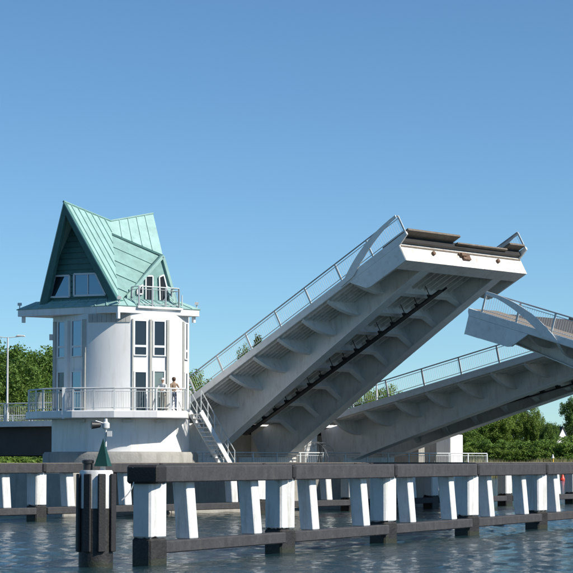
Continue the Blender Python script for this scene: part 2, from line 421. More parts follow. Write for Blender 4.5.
    # cable tray down the middle
    ty = near * -0.35; tr = MB(); tr.box(0.3, L - 2.2, ty - 0.2, ty + 0.1, -1.14, -1.06); tr.tube((0.3, ty + 0.22, -1.05), (L - 2.0, ty + 0.22, -1.05), 0.06, 8)
    tray = tr.build('cable_tray', M['black'], t)
    for i in range(16):
        x = 1.0 + i * (L - 4) / 15
        MB().box(x, x + 0.07, ty - 0.22, ty + 0.25, -1.055, -0.90).box(x + 0.02, x + 0.05, ty - 0.03, ty, -0.9, -0.3).build('tray_clamp', M['black'], tray)
    # tip
    MB().box(L - 0.75, L, -hw + 0.121, hw - 0.121, -1.12, -0.17).build('end_beam', M['steel'], t)
    ep = MB().box(L + 0.002, L + 0.03, -hw + 0.02, hw - 0.02, -1.12, -0.14).build('end_plate', M['endwhite'], t)
    for y in (-2.7, 2.9): 
        MB().tube((L + 0.03, y, -0.55), (L + 0.16, y, -0.55), 0.11, 10).build('lock_socket', M['rust'], ep)
    MB().box(L + 0.032, L + 0.16, -0.25, 0.35, -0.72, -0.5).box(L + 0.032, L + 0.22, -0.4, 0.0, -0.56, -0.38).tube((L + 0.1, -0.5, -0.4), (L + 0.1, 0.4, -0.45), 0.05, 8).build('centre_lock', M['rust'], ep)
    MB().box(L + 0.032, L + 0.07, -hw + 0.1, hw - 0.1, -0.33, -0.25).build('sealing_strip', M['brown'], ep)
    for sgn in (-1, 1):
        y0 = sgn * hw; e = -sgn * 0.117
        MB().prism([(L, y0, -0.222), (L, y0, -1.10), (L - 2.5, y0, -1.08), (L - 2.75, y0, -1.0), (L - 3.5, y0, -0.222)], (0, e, 0)).build('side_plate', M['steel2'], t)
        # crescent plate at the railing end
        yy = sgn * (hw + 0.012); pl = []
        n = 10
        for k in range(n + 1):
            u = k / n; pl.append((L + RE - 0.05 - 4.6 * u, yy, 1.16 - 1.32 * u ** 2.3))
        for k in range(n + 1):
            u = 1 - k / n; pl.append((L + RE - 0.05 - 3.65 * u, yy, 1.02 - 1.12 * u ** 1.7))
        MB().prism(pl, (0, sgn * 0.05, 0)).build('crescent_plate', M['steel2'], t)
        y = sgn * (hw - 0.06)
        rl = railing(t, [(0.2, y, 0.15), (L + RE, y, 0.15)], 0.95, [8], thin=0.010)
    if flaps and ext > 0.3:
        n0, n1 = (-hw + 0.14, -hw + 4.5) if near < 0 else (hw - 4.5, hw - 0.14)
        f0, f1 = (hw - 1.5, hw - 0.14) if near < 0 else (-hw + 0.14, -hw + 1.5)
        MB().box(L - 1.0, L + ext + 0.1, n0, n1, 0.162, 0.27).build('deck_flap', M['brown'], t)
        MB().box(L - 0.8, L + ext + 0.02, f0, f1, 0.162, 0.27).build('deck_flap', M['brown'], t)
        MB().box(L - 0.15, L + 0.25, -hw + 0.13, hw - 0.13, -0.135, 0.158).build('joint_and_flap_shadow', M['black'], t)  # black finger joint; beneath the flaps its black paints in the shadow gap
        MB().box(L + 0.252, L + 0.45, min(n1, f1) + 0.05, max(n0, f0) - 0.05, -0.02, 0.06).build('finger_plate', M['brown'], t)
    return t
make_leaf('bascule_leaf', 'steeply raised grey bridge leaf with a sunlit white end plate, beside the tower', BQ(-2.0, LW / 2, DECK), -PHI, R(28.7))
make_leaf('bascule_leaf', 'half raised dark grey bridge leaf crossing behind the steep one, far roadway', BQ(-1.4, S2 + LW / 2, DECK), -PHI, R(12.6), L=20.0, far_off=2.6, far_d=0.76)
make_leaf('bascule_leaf', 'grey bridge leaf tip reaching in from the right edge, road surface showing', BQ(34.05, LW / 2, DECK), math.pi - PHI, R(16.5), L=17.0, near=1, ext=0.12)

# ------------------------------------------------------------------ left pier
def bridge_local(name, label, cat): return thing(name, label, cat, BQ(0, 0, 0), BROT)
pier = bridge_local('bridge_pier', 'long concrete bridge pier under the raised leaves beside the tower', 'pier')
PT = 2.15
MB().box(-13, 0.2, -9.6, 27.0, -3, PT).build('pier_wall', M['concrete'], pier, bevel=0.05)
MB().box(-8, -5.2, 0.2, 23.6, PT + 0.002, 4.2).build('abutment_wall', M['concrete'], pier)
MB().box(-8, -5.2, 23.62, 26.4, PT + 0.002, 4.15).build('abutment_wall', M['concrete'], pier)
MB().box(-6.0, -2.45, 26.2, 26.7, PT + 0.002, 4.0).build('end_wall', M['concrete'], pier)
MB().box(-5.19, -1.2, LW + 0.15, S2 - 0.15, PT + 0.002, 4.7).build('pit_wall', M['white'], pier)
MB().box(-5.19, -2.4, 23.0, 23.6, PT + 0.002, 4.3).build('pit_wall', M['concrete'], pier)
# machinery guard hoop and quadrant next to the pit wall
hp = [(-1.1 + 1.15 * math.cos(a), 0, 2.2 + 1.55 * math.sin(a)) for a in [math.pi * k / 12 for k in range(13)]]
cage = MB()
for yy in (LW + 0.25, LW + 0.95): cage.path([(p[0] + 0.5, yy, p[2]) for p in hp], 0.018)
cg_o = cage.build('machinery_guard', M['railtop'], pier)
bars = MB()
for k in range(1, 12): bars.beam((hp[k][0] + 0.5, LW + 0.26, 2.2), (hp[k][0] + 0.5, LW + 0.26, hp[k][2]), 0.015, 0.012).tube((hp[k][0] + 0.5, LW + 0.25, hp[k][2]), (hp[k][0] + 0.5, LW + 0.95, hp[k][2]), 0.012, 5)
bars.build('guard_bars', M['railtop'], cg_o, stuff=True)
railing(pier, [(0.0, -1.2, PT), (0.0, 26.8, PT)], 1.0, [14], mats=('rail', 'rail'), pitch=0.16, name='quay_railing')
MB().box(-2.4, -1.3, 24.8, 26.1, PT + 0.003, 4.3).build('white_column', M['white'], pier, bevel=0.03)
for (s0, s1) in ((-1.0, 4.0), (4.2, 9.0), (13.2, 18.0)):
    MB().box(-0.55, -0.45, s0, s1, PT + 0.002, PT + 0.75).build('kickboard_panel', M['steel'], pier)

rp = bridge_local('bridge_pier', 'concrete pier out at the right carrying the far side leaf', 'pier')
MB().box(32.5, 44, -2, 25.5, -3, PT).build('pier_wall', M['concrete'], rp)
MB().box(37.5, 44, 0.2, 23.6, PT + 0.002, 4.2).build('abutment_wall', M['concrete'], rp)
MB().box(33.2, 37.4, -0.9, -0.2, PT + 0.002, 4.7).build('pit_wall', M['white'], rp)

# ------------------------------------------------------------------ approach road
ap = bridge_local('approach_span', 'dark girder approach road left of the tower with grey edge and railing', 'bridge')
MB().box(-75, -2.6, 0.0, 23.5, 4.62, 4.93).build('deck', M['steel2'], ap)
MB().box(-75, -2.7, 2.2, 21.0, 4.934, 4.97).build('road_surface', M['asphalt'], ap)
for s0 in (0.9, 11.0, 22.0):
    MB().box(-75, -8.01, s0, s0 + 0.5, 3.0, 4.615).build('girder', M['darkgirder'], ap)
for s0 in (0.12, 23.3):
    railing(ap, [(-75, s0, 4.93), (-6.5, s0, 4.93)], 1.0, [34], mats=('rail', 'rail'), pitch=0.15)
MB().box(-42, -40, 0.5, 23, -2, 2.995).build('support_pier', M['concrete'], ap)

def street_lamp(loc, h, rz, label):
    t = thing('street_lamp', label, 'street lamp', loc, (0, 0, rz), 'street lamps on the bridge')
    MB().tube((0, 0, 0), (0, 0, 0.5), 0.09, 10).tube((0, 0, 0.5), (0, 0, h), 0.065, 10, 0.045).build('pole', M['lamp'], t, smooth=True)
    MB().path([(-0.75, 0, h + 0.06), (0, 0, h - 0.02), (0.75, 0, h + 0.06)], 0.025).build('arm', M['lamp'], t)
    for s in (-1, 1):
        MB().prism([(s * 0.45, -0.11, h + 0.06), (s * 1.0, -0.11, h + 0.03), (s * 0.95, -0.11, h + 0.12), (s * 0.55, -0.11, h + 0.15)], (0, 0.22, 0)).build('lamp_head', M['lamp'], t, bevel=0.02)
LP = P(7, 421, 126.3)
street_lamp((LP.x, LP.y, 4.93), 4.75, 0.0, 'twin headed white street lamp at the left edge of the picture')
street_lamp(BQ(-5.6, 23.0, 4.93), 3.6, 1.0, 'thin white lamp post showing above the railing of the half raised leaf')

# ------------------------------------------------------------------ control tower
TC = Vector(((121 - CX) / F * 114.0, 114.0, 0)); TR = 3.48
tower = thing('control_tower', 'white round bridge control tower with pointed green copper roof', 'tower', (TC.x, TC.y, PT))
TO = Vector((TC.x, TC.y, PT))
def tl(p): return Vector(p) - TO          # world -> tower local
def ang(px): return math.asin(max(-1, min(1, (px - 121) / 68.0)))
def ap_(a, r=TR): return Vector((r * math.sin(a), -r * math.cos(a), 0))
FL = [(ang(55), ang(92)), (ang(136), ang(171)), (ang(171), R(78))]
def wall_plan(r):
    pts = []; a = -math.pi
    while a < math.pi - 1e-6:
        inside = any(x0 + 0.01 < a < x1 - 0.01 for x0, x1 in FL)
        if not inside: pts.append(a)
        a += R(4)
    for x0, x1 in FL: pts += [x0, x1]
    pts = sorted(set(round(x, 4) for x in pts))
    return [ap_(a, r) for a in pts]
def plan_prism(r, z0, z1, name, m, parent=tower, smooth=True):
    b = MB().prism([p + Vector((0, 0, z0 - PT)) for p in wall_plan(r)], (0, 0, z1 - z0))
    return b.build(name, m, parent, smooth=smooth)
plan_prism(TR, 5.19, 10.02, 'upper_wall', M['white'])
plan_prism(TR + 0.02, 3.16, 4.80, 'lower_wall', M['white'])
MB().lathe([(3.95, 0.0), (3.95, 0.86), (3.85, 1.0)], 48).build('concrete_base', M['concrete'], tower, smooth=True)
# frieze panels under the eave on the round front
fr = None
for k in range(9):
    a0 = ang(94) + (ang(135) - ang(94)) * k / 9; a1 = ang(94) + (ang(135) - ang(94)) * (k + 0.94) / 9
    p = [ap_(a0, TR + 0.005), ap_(a1, TR + 0.005), ap_(a1, TR + 0.04), ap_(a0, TR + 0.04)]
    MB().prism([q + Vector((0, 0, 9.58 - PT)) for q in p], (0, 0, 0.42)).build('frieze_panel', M['pilaster'], tower)
# frames / windows on the flat bays
def zpx(y, Y=111.2): return P(121, y, Y).z - PT
def bay_pt(px, fl):
    a0, a1 = fl; p = ap_(a0); q = ap_(a1)
    # the point on the chord seen at column px
    X = (px - 121) / 68.0 * TR; t = (X - p.x) / (q.x - p.x); return lerp(p, q, t), (q - p).normalized()
def bay_panel(name, m, px0, px1, y0, y1, fl, out0, out1, parent=tower, bevel=0):
    p, d = bay_pt(px0, fl); q, _ = bay_pt(px1, fl); n = Vector((d.y, -d.x, 0)); z0, z1 = zpx(y1), zpx(y0)
    vs = [p + n * out0, q + n * out0, q + n * out1, p + n * out1]
    return MB().prism([v + Vector((0, 0, z0)) for v in vs], (0, 0, z1 - z0)).build(name, m, parent, bevel=bevel)
def bay_window(px0, px1, y0, y1, fl, transom=None, g=None):
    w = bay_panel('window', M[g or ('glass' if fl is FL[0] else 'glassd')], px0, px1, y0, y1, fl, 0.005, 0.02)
    e = 1.1
    bay_panel('window_frame', M['frame'], px0 - e, px0 + 0.3, y0, y1, fl, 0.021, 0.06, w)
    bay_panel('window_frame', M['frame'], px1 - 0.3, px1 + e, y0, y1, fl, 0.021, 0.06, w)
    bay_panel('window_frame', M['frame'], px0 - e, px1 + e, y0 - 1.1, y0, fl, 0.021, 0.063, w)
    bay_panel('window_sill', M['frame'], px0 - e, px1 + e, y1, y1 + 1.1, fl, 0.021, 0.08, w)
    if transom: bay_panel('transom', M['frame'], px0 + 0.3, px1 - 0.3, transom - 1.0, transom + 1.2, fl, 0.021, 0.056, w)
Lb, Rb, Eb = FL
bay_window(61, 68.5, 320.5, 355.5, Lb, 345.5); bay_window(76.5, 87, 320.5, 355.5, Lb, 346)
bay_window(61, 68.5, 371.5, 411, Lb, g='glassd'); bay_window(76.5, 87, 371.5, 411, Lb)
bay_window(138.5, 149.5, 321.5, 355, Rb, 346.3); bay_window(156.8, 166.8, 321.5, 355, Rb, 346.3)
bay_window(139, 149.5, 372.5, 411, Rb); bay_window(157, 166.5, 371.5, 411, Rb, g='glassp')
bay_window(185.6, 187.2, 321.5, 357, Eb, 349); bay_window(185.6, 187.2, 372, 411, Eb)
bay_panel('pilaster', M['frame'], 70.6, 73.4, 319.5, 412, Lb, 0.002, 0.16)
bay_panel('pilaster', M['pilaster'], 88.8, 91.5, 319.5, 412, Lb, 0.002, 0.07)
bay_panel('pilaster', M['pilaster'], 55.5, 58.5, 319.5, 412, Lb, 0.002, 0.07)
bay_panel('pilaster', M['pilaster'], 136.2, 137.3, 319.5, 412, Rb, 0.002, 0.07)
bay_panel('pilaster', M['pilaster'], 152.6, 154.6, 319.5, 412, Rb, 0.002, 0.10)
bay_panel('pilaster', M['pilaster'], 168.6, 170.8, 319.5, 412, Rb, 0.002, 0.10)
bay_panel('pilaster', M['pilaster'], 183.2, 184.3, 319.5, 412, Eb, 0.002, 0.06)

# balcony slab, railing
bp = [(-5.0, 1.2), (-4.75, -0.6), (-3.75, -2.9), (-2.1, -4.15), (0.0, -4.5), (2.1, -4.15), (3.52, -3.2), (3.52, -1.0), (0, 2.0)]
zb = 4.81 - PT
MB().prism([(x, y, zb) for x, y in bp], (0, 0, 0.37)).build('balcony_slab', M['white'], tower, bevel=0.03)
zt = zb + 0.37
rl = [Vector((x, y, zt)) for x, y in [(-4.85, 1.1), (-4.62, -0.58), (-3.66, -2.82), (-2.05, -4.03), (0, -4.37), (2.05, -4.03), (3.42, -3.13), (3.42, -1.9)]]
railing(tower, rl, 1.1, [2, 2, 2, 2, 2, 2, 1], mats=('rail', 'rail'), pitch=0.115, name='balcony_railing', r=0.04)
MB().beam((-2.55, -3.75, zt - 0.4), (-2.55, -3.75, zt + 1.15), 0.14, 0.14).build('newel_post', M['frame'], tower)
for a in (-30, 10, 38):
    MB().box(-0.25, 0.25, -0.06, 0.06, 0, 0.14).build('bulkhead_lamp', M['lamp'], tower).matrix_local = Matrix.Translation(ap_(R(a), TR + 0.1) + Vector((0, 0, 4.62 - PT))) @ Matrix.Rotation(R(a), 4, 'Z')

# eave plate
EV = [P(118, 317, 109.9), P(199.5, 320.5, 113.3), None, P(17.5, 320, 113.3)]
for e in EV:
    if e is not None: e.z = 0
EV[2] = EV[1] + EV[3] - EV[0] + Vector((0, -0.6, 0))
cen = sum(EV, Vector()) / 4
def poly_at(sc, z): return [tl(Vector((cen.x + (e.x - cen.x) * sc, cen.y + (e.y - cen.y) * sc, z))) for e in EV]
MB().prism(poly_at(1.0, 10.02), (0, 0, 0.36)).build('eave', M['white'], tower, bevel=0.02)
roof = MB().prism(poly_at(0.80, 10.383), (0, 0, 0.25)).build('roof', M['copper'], tower)
# skirt roof in strips
lo = poly_at(1.015, 10.385); hi = poly_at(0.80, 10.78)
def panels(a, b, c, d, n, m, parent, name='roof_panel', th=0.05, rib=0.035, taper=True, ridge_both=False):
    """a-b top edge, d-c bottom edge; n standing seam panels"""
    nrm = (b - a).cross(d - a)
    if nrm.length < 1e-6: nrm = (c - d).cross(a - d)
    nrm.normalize()
    if nrm.dot(Vector((0, 0, 1))) < 0 and abs(nrm.z) > 0.05: nrm = -nrm
    for i in range(n):
        t0, t1 = i / n, (i + 1) / n
        q = [lerp(a, b, t0), lerp(a, b, t1), lerp(d, c, t1), lerp(d, c, t0)]
        mb = MB()
        qq = []
        for p in q:
            if not any((p - r).length < 1e-5 for r in qq): qq.append(p)
        if len(qq) >= 3: mb.prism(qq, -nrm * th)
        if i > 0 or ridge_both:
            w = (c - d).normalized() * 0.018 if (c - d).length > 0.01 else (b - a).normalized() * 0.018
            mb.prism([q[0] - w, q[0] + w, q[3] + w, q[3] - w], nrm * rib)
        mb.build(name, m, parent)
for i in range(4):
    j = (i + 1) % 4
    panels(hi[i], hi[j], lo[j], lo[i], 9, M['copper'], roof)
# main roof points
GL = tl(P(63.5, 201.5, 110.7)); GN = tl(P(119, 302, 110.25)); GB = tl(P(38.5, 307, 112.9))
RM = tl(P(110.5, 221, 114.0)); GR = tl(P(153, 213.5, 116.2)); RB = tl(P(177, 303, 112.7)); RH = tl(P(162.6, 254.5, 114.45)); RK = lerp(RM, GN, 0.15)
BKL = Vector((2 * RM.x - GN.x - 0.9, 2 * RM.y - GN.y, GN.z)); 
BKR = RB + (GB - GN)
# front-right slopes
panels(GL, RM, GN, GN + (GL - RM) * 0.0, 1, M['copper'], roof)
# standing seams on the left slope run parallel to the rake
def seam(a, b, nrm, parent, w=0.035, h=0.045): 
    return MB().beam(a + nrm * 0.02, b + nrm * 0.02, w, h, nrm).build('standing_seam', M['copper'], parent)
nl = (RM - GL).cross(GN - GL).normalized()
if nl.y > 0: nl = -nl
for k in range(1, 7):
    t = k / 7.0
    a = lerp(GL, RM, t); e = lerp(GN, RM, t)
    seam(a, e, nl, roof)
# upper right slope, panels parallel to the right rake
panels(RM, GR, RH, RK, 5, M['copper'], roof)
RK2 = RK + Vector((-0.03, 0.02, -0.03)); RH2 = RH + Vector((-0.03, 0.02, -0.08))
n2 = (RH2 - RK2).cross(GN - RK2).normalized()
if n2.y > 0: n2 = -n2
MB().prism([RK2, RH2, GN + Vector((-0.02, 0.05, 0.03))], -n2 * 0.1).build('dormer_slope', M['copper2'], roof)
for k in range(1, 5):
    t = k / 5.0; seam(lerp(RK2, GN, t), lerp(RH2, GN, t), n2, roof, 0.03, 0.04)
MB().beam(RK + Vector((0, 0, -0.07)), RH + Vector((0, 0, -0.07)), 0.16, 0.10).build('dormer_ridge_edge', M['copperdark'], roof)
# right rake band below the dormer tip
MB().prism([RH, RB, RB + Vector((-0.32, -0.12, 0)), RH + Vector((-0.10, -0.02, -0.1))], Vector((0.05, 0.35, 0.0))).build('rake_band', M['copper'], roof)
# back slopes
panels(RM, GL, GB, BKL, 6, M['copper'], roof)
panels(GR, RM, BKL, BKR, 6, M['copper'], roof)
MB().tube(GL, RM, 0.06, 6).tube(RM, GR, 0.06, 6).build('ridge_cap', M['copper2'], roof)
# left gable: recessed boarded wall, windows, rake bands
base = (GN - GB).normalized(); inw = Vector((-base.y, base.x, 0)).normalized()
if inw.y < 0: inw = -inw
gp0 = GB + inw * 0.21; gn = inw
def onw(px, py, off=0.0):
    w = on_plane(px, py, TO + gp0 - gn * off, gn); return tl(w)
A0 = onw(63.5, 207); 
tri = [onw(40, 305), onw(118, 302), onw(64, 208)]
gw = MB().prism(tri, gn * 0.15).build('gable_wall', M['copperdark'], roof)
sd_ = MB(); nbd = 17
for k in range(nbd):
    t0 = k / nbd; t1 = (k + 0.82) / nbd
    a = lerp(tri[0], tri[2], t0); b = lerp(tri[1], tri[2], t0); c = lerp(tri[1], tri[2], t1); d = lerp(tri[0], tri[2], t1)
    sd_.prism([a, b, c, d], -gn * 0.045)
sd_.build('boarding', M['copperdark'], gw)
def gable_window(pts, mull=None):
    q = [onw(x, y, 0.06) for x, y in pts]
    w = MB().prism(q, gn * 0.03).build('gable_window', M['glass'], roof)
    f = MB()
    for a, b in zip(q, q[1:] + q[:1]): f.beam(a - gn * 0.02, b - gn * 0.02, 0.09, 0.07, gn)
    f.build('window_frame', M['frame'] if not mull else M['frame'], w)
    if mull:
        a, b = [onw(x, y, 0.07) for x, y in mull]; MB().beam(a, b, 0.06, 0.05, gn).build('mullion', M['frame'], w)
gable_window([(55, 276), (69.6, 275.6), (69.6, 296.8), (50.3, 297.2)])
gable_window([(74.3, 274.2), (95.5, 273.6), (105.8, 294.8), (74.3, 295.8)], [(88, 274), (88, 295)])
def band(a, b, w, name='rake_band', m='copperdark'):
    MB().prism([a, b, b + (cg - b).normalized() * w, a + (cg - a).normalized() * w], gn * 0.3).build(name, M[m], roof)
cg = (GL + GN + GB) / 3
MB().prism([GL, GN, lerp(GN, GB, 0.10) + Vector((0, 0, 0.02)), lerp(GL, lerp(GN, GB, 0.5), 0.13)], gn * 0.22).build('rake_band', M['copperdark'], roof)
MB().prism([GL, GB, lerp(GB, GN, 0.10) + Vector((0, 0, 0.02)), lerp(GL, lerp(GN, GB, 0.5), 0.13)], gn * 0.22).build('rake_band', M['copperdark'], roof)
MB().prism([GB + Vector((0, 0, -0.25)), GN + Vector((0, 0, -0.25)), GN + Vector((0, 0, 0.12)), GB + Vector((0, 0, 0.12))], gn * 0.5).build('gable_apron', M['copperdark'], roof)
# dormer wall and terrace door
dv = (RB - GN); dv.z = 0; dv.normalize(); dn = Vector((-dv.y, dv.x, 0))   # pointing inward
if dn.y < 0: dn = -dn
dp0 = GN + dn * 0.75
def ond(px, py, off=0.0): return tl(on_plane(px, py, TO + dp0 - dn * off, dn))
w0, w1, w2 = ond(117, 307), ond(176.5, 307), ond(162, 256.5)
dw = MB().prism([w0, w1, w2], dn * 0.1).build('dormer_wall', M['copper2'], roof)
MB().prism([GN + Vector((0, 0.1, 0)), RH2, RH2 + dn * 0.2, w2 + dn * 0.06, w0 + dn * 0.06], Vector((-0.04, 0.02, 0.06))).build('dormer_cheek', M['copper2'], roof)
MB().beam(w0 - dn * 0.05, w2 - dn * 0.05, 0.14, 0.16).build('dormer_rake', M['copper'], roof)
MB().beam(w1 - dn * 0.05, w2 - dn * 0.05, 0.14, 0.16).build('dormer_rake', M['copper'], roof)
def dormer_window(pts, nm='dormer_window'):
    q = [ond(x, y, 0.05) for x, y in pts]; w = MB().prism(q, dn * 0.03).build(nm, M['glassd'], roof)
    f = MB()
    for a, b in zip(q, q[1:] + q[:1]): f.beam(a - dn * 0.02, b - dn * 0.02, 0.07, 0.05, dn)
    f.build('window_frame', M['frame'], w)
dormer_window([(145.5, 276), (152.5, 276), (152.5, 307), (145.5, 307)], 'terrace_door')
dormer_window([(137, 289.8), (142.3, 284.6), (142.3, 294), (137, 294)])
dormer_window([(159, 277), (163.5, 275), (168, 294), (160, 306)])
# terrace railing on the eave
def onEave(t, z): return tl(Vector((lerp(EV[0], EV[1], t).x, lerp(EV[0], EV[1], t).y, z)))
e0, e1 = onEave(0.25, 10.39), onEave(0.74, 10.39)
inn = Vector((-0.25, 0.3, 0))
MB().prism([onEave(0.22, 10.30) + Vector((0.1, -0.1, 0)), onEave(0.77, 10.30) + Vector((0.1, -0.1, 0)), onEave(0.77, 10.30) + inn * 2, onEave(0.22, 10.30) + inn * 2], (0, 0, 0.10)).build('terrace_floor', M['white'], roof)
railing(roof, [e0 + inn * 1.6, e0, e1, e1 + inn * 1.6], 1.0, [1, 3, 1], mats=('rail', 'railtop'), pitch=0.2, name='terrace_railing', r=0.03)
# fittings at the eave: drain spouts, floodlights, antennas
def cyl_part(name, p, q, r, m, par=tower): return MB().tube(p, q, r, 8).build(name, M[m], par, smooth=True)
for e, s in ((EV[0], (0, 0.1)), (EV[3], (0.3, 0.1)), (EV[1], (-0.3, 0.1))):
    p = tl(Vector((e.x + s[0], e.y + s[1], 10.02))); cyl_part('drain_spout', p, p + Vector((0, 0, -0.3)), 0.1, 'white')
for e, s, hh in ((EV[3], (0.1, 0.05), 0.35), (EV[1], (-0.15, 0.05), 0.4), (EV[0], (0.05, 0.1), 0.5)):
    p = tl(Vector((e.x + s[0], e.y + s[1], 10.38))); o = cyl_part('floodlight', p, p + Vector((0, 0, hh)), 0.03, 'lamp')
    MB().box(p.x - 0.10, p.x + 0.10, p.y - 0.07, p.y + 0.07, p.z + hh * 0.6, p.z + hh * 0.6 + 0.14).build('floodlight_head', M['lamp'], o)
p = tl(P(182, 313, 112.8)); cyl_part('antenna', p, p + Vector((0, 0, 0.9)), 0.03, 'lamp')
p = ap_(R(-80), TR) + Vector((-0.05, -0.1, zpx(335))); MB().box(p.x - 0.12, p.x + 0.1, p.y - 0.1, p.y + 0.1, p.z - 0.15, p.z + 0.15).build('wall_lamp', M['steel'], tower)

# ------------------------------------------------------------------ staircase from balcony to the pier
st = thing('steel_staircase', 'white steel stairs from the tower balcony down to the pier', 'stairs', (0, 0, 0))
top = P(190, 413, 112.3); top.z = 5.17; run = V * 2.55; bot = top + run; bot.z = PT + 0.02
wv = Vector((U.x, U.y, 0)) * 0.75
for o_ in (Vector(), wv):
    MB().beam(top + o_, bot + o_, 0.06, 0.26).build('stringer', M['white'], st)
    hb = MB(); hb.tube(top + o_ + Vector((0, 0, 1.05)), bot + o_ + Vector((0, 0, 1.05)), 0.028, 8); hb.tube(top + o_ + Vector((0, 0, .55)), bot + o_ + Vector((0, 0, .55)), 0.018, 6)
    h_ = hb.build('handrail', M['rail'], st)
    for k in range(6):
        p = lerp(top, bot, k / 5) + o_; MB().tube(p, p + Vector((0, 0, 1.05)), 0.024, 6).build('post', M['rail'], h_)
for k in range(13):
    p = lerp(top, bot, (k + 0.7) / 13.6)
    d = V * 0.13
    MB().prism([p - d + U * 0.035, p + d + U * 0.035, p + d + wv - U * 0.035, p - d + wv - U * 0.035], (0, 0, 0.04)).build('tread', M['steel'], st)

# ------------------------------------------------------------------ guide jetties (fender rows)
def jetty(name, label, p0, adeg, ts, first_t, last_t, bumper=True, rk=True, full=True):
    a = R(adeg); rz = math.pi / 2 - a
    t = thing(name, label, 'fender wall', (p0[0], p0[1], 0), (0, 0, rz))
    pr = math.pi / 4 - rz + R(4)
    half = 0.33
    psrc = fsrc = rsrc = None
    ZT, ZB = 2.60, 2.16
    for i, x in enumerate(ts):
        if psrc is None:
            psrc = MB().box(-half, half, -half, half, 0.70, 2.35).build('pile', M['pilewhite'], t, bevel=0.05); psrc.location = (x, 0, 0); psrc.rotation_euler = (0, 0, pr); po = psrc
            fsrc = MB().box(-half - .012, half + .012, -half - .012, half + .012, -3, 0.70).build('pile_foot', M['pileblack'], psrc, bevel=0.05)
        else:
            po = share('pile', psrc, t, loc=(x, 0, 0), rot=(0, 0, pr)); share('pile_foot', fsrc, po)
        if rk:
            for dx in (-2.25, 2.0):
                if not (first_t < x + dx < last_t): continue
                if rsrc is None:
                    rsrc = MB().prism([(-0.25, -0.44, 0.622), (0.25, -0.44, 0.622), (0.25, 0.0, 0.622), (-0.25, 0.0, 0.622)], (0, 0.13, 1.56))  .build('raking_strut', M['raker'], t, bevel=0.03); rsrc.location = (x + dx, 0.1, 0)
                else: share('raking_strut', rsrc, t, loc=(x + dx, 0.1, 0))
    # top beam in lengths with rubber joints, lower waler
    cuts = [first_t] + [x for x in ts if first_t + 0.6 < x < last_t - 0.6] + [last_t]
    for a_, b_ in zip(cuts, cuts[1:]):
        MB().box(a_ + 0.11, b_ - 0.11, -0.46, 0.12, ZB, ZT).build('top_beam', M['timber'], t, bevel=0.03)
        MB().box(a_ + 0.36, b_ - 0.36, -0.36, 0.06, 0.30, 0.62).build('lower_beam', M['timber'], t, bevel=0.03)
        MB().box(a_ - 0.105, a_ + 0.105, -0.50, 0.14, ZB + 0.05, ZT - 0.02).build('rubber_joint', M['rubber'], t, bevel=0.03)
    MB().box(first_t + 0.1, last_t - 0.1, 0.13, 0.6, ZT - 0.05, ZT + 0.02).build('walkway', M['walk'] if not bumper else M['timber'], t)
    if bumper:
        MB().box(first_t - 0.45, first_t + 0.10, -0.52, 0.42, ZB - 0.03, ZT + 0.02).build('bumper', M['rubber'], t, bevel=0.06)
    return t
SC = 2.75 / 2.9
k0 = P(150, 460, 59.0)
jetty('guide_jetty', 'nearer black and white piled fender wall with dark grey beams across the foreground', (k0.x, 59.0), 23.8, [0, 8.44, 16.88, 25.3, 33.75, 42.2, 50.6], -0.1, 54)
k1 = P(37, 460, 101.0)
jetty('guide_jetty', 'farther fender wall of white piles in front of the bridge pier', (k1.x, 101.0), 36.0, [-16.6, -8.3, 0, 8.3, 16.6, 24.9, 33.2, 41.5, 49.8], -22, 54, bumper=False)

# mooring dolphin with daymark
DY = 57.3; dX = (97 - CX) / F * DY
dol = thing('mooring_dolphin', 'round black and white mooring pile with vertical black fender strips, lower left', 'mooring pile', (dX, DY, 0))
MB().lathe([(0.44, -3), (0.44, 1.52)], 32).build('pile_foot', M['pileblack'], dol, smooth=True)
MB().lathe([(0.43, 1.522), (0.43, 2.44), (0.40, 2.49)], 32).build('pile_head', M['pilewhite'], dol, smooth=True)
for k in range(8):
    a = R(22 + 45 * k)
    MB().box(-0.10, 0.10, -0.038, 0.038, 0.42, 2.40).build('fender_strip', M['rubber'], dol, bevel=0.02).matrix_local = Matrix.Translation((0.475 * math.sin(a), -0.475 * math.cos(a), 0)) @ Matrix.Rotation(a, 4, 'Z')
MB().lathe([(0.12, 2.492), (0.12, 2.66), (0.15, 2.67), (0.15, 2.74), (0.1, 2.76)], 16, c=(-0.22, 0.05)).build('mooring_bollard', M['black'], dol, smooth=True)
nm = thing('navigation_mark', 'dark green pyramid daymark with a lamp on top of the round mooring pile', 'navigation mark', (dX + 0.17, DY, 2.49))
MB().add([(-0.22, -0.10, 0.1), (0.13, -0.22, 0.1), (0.22, 0.1, 0.1), (-0.13, 0.22, 0.1), (0.0, 0.0, 0.82)], [(3, 2, 1, 0), (0, 1, 4), (1, 2, 4), (2, 3, 4), (3, 0, 4)]).build('daymark_pyramid', M['green'], nm)
MB().box(-0.06, 0.06, -0.06, 0.06, 0.0, 0.11).build('stand', M['lamp'], nm)
MB().tube((0.06, 0.05, 0.6), (0.06, 0.05, 1.05), 0.03, 8).build('mast', M['lamp'], nm)
MB().lathe([(0.05, 1.05), (0.10, 1.08), (0.10, 1.2), (0.05, 1.24), (0.04, 1.32)], 14, c=(0.06, 0.05)).build('signal_lamp', M['lamp'], nm, smooth=True)
MB().tube((-0.08, 0.02, 1.16), (-0.30, -0.05, 1.15), 0.07, 12, 0.10).build('fog_horn', M['black'], nm, smooth=True)
MB().tube((0.06, 0.05, 1.18), (-0.2, 0, 1.26), 0.02, 6).build('horn_bracket', M['lamp'], nm)
MB().box(0.10, 0.22, -0.05, 0.08, 0.86, 1.0).build('sensor_box', M['lamp'], nm)
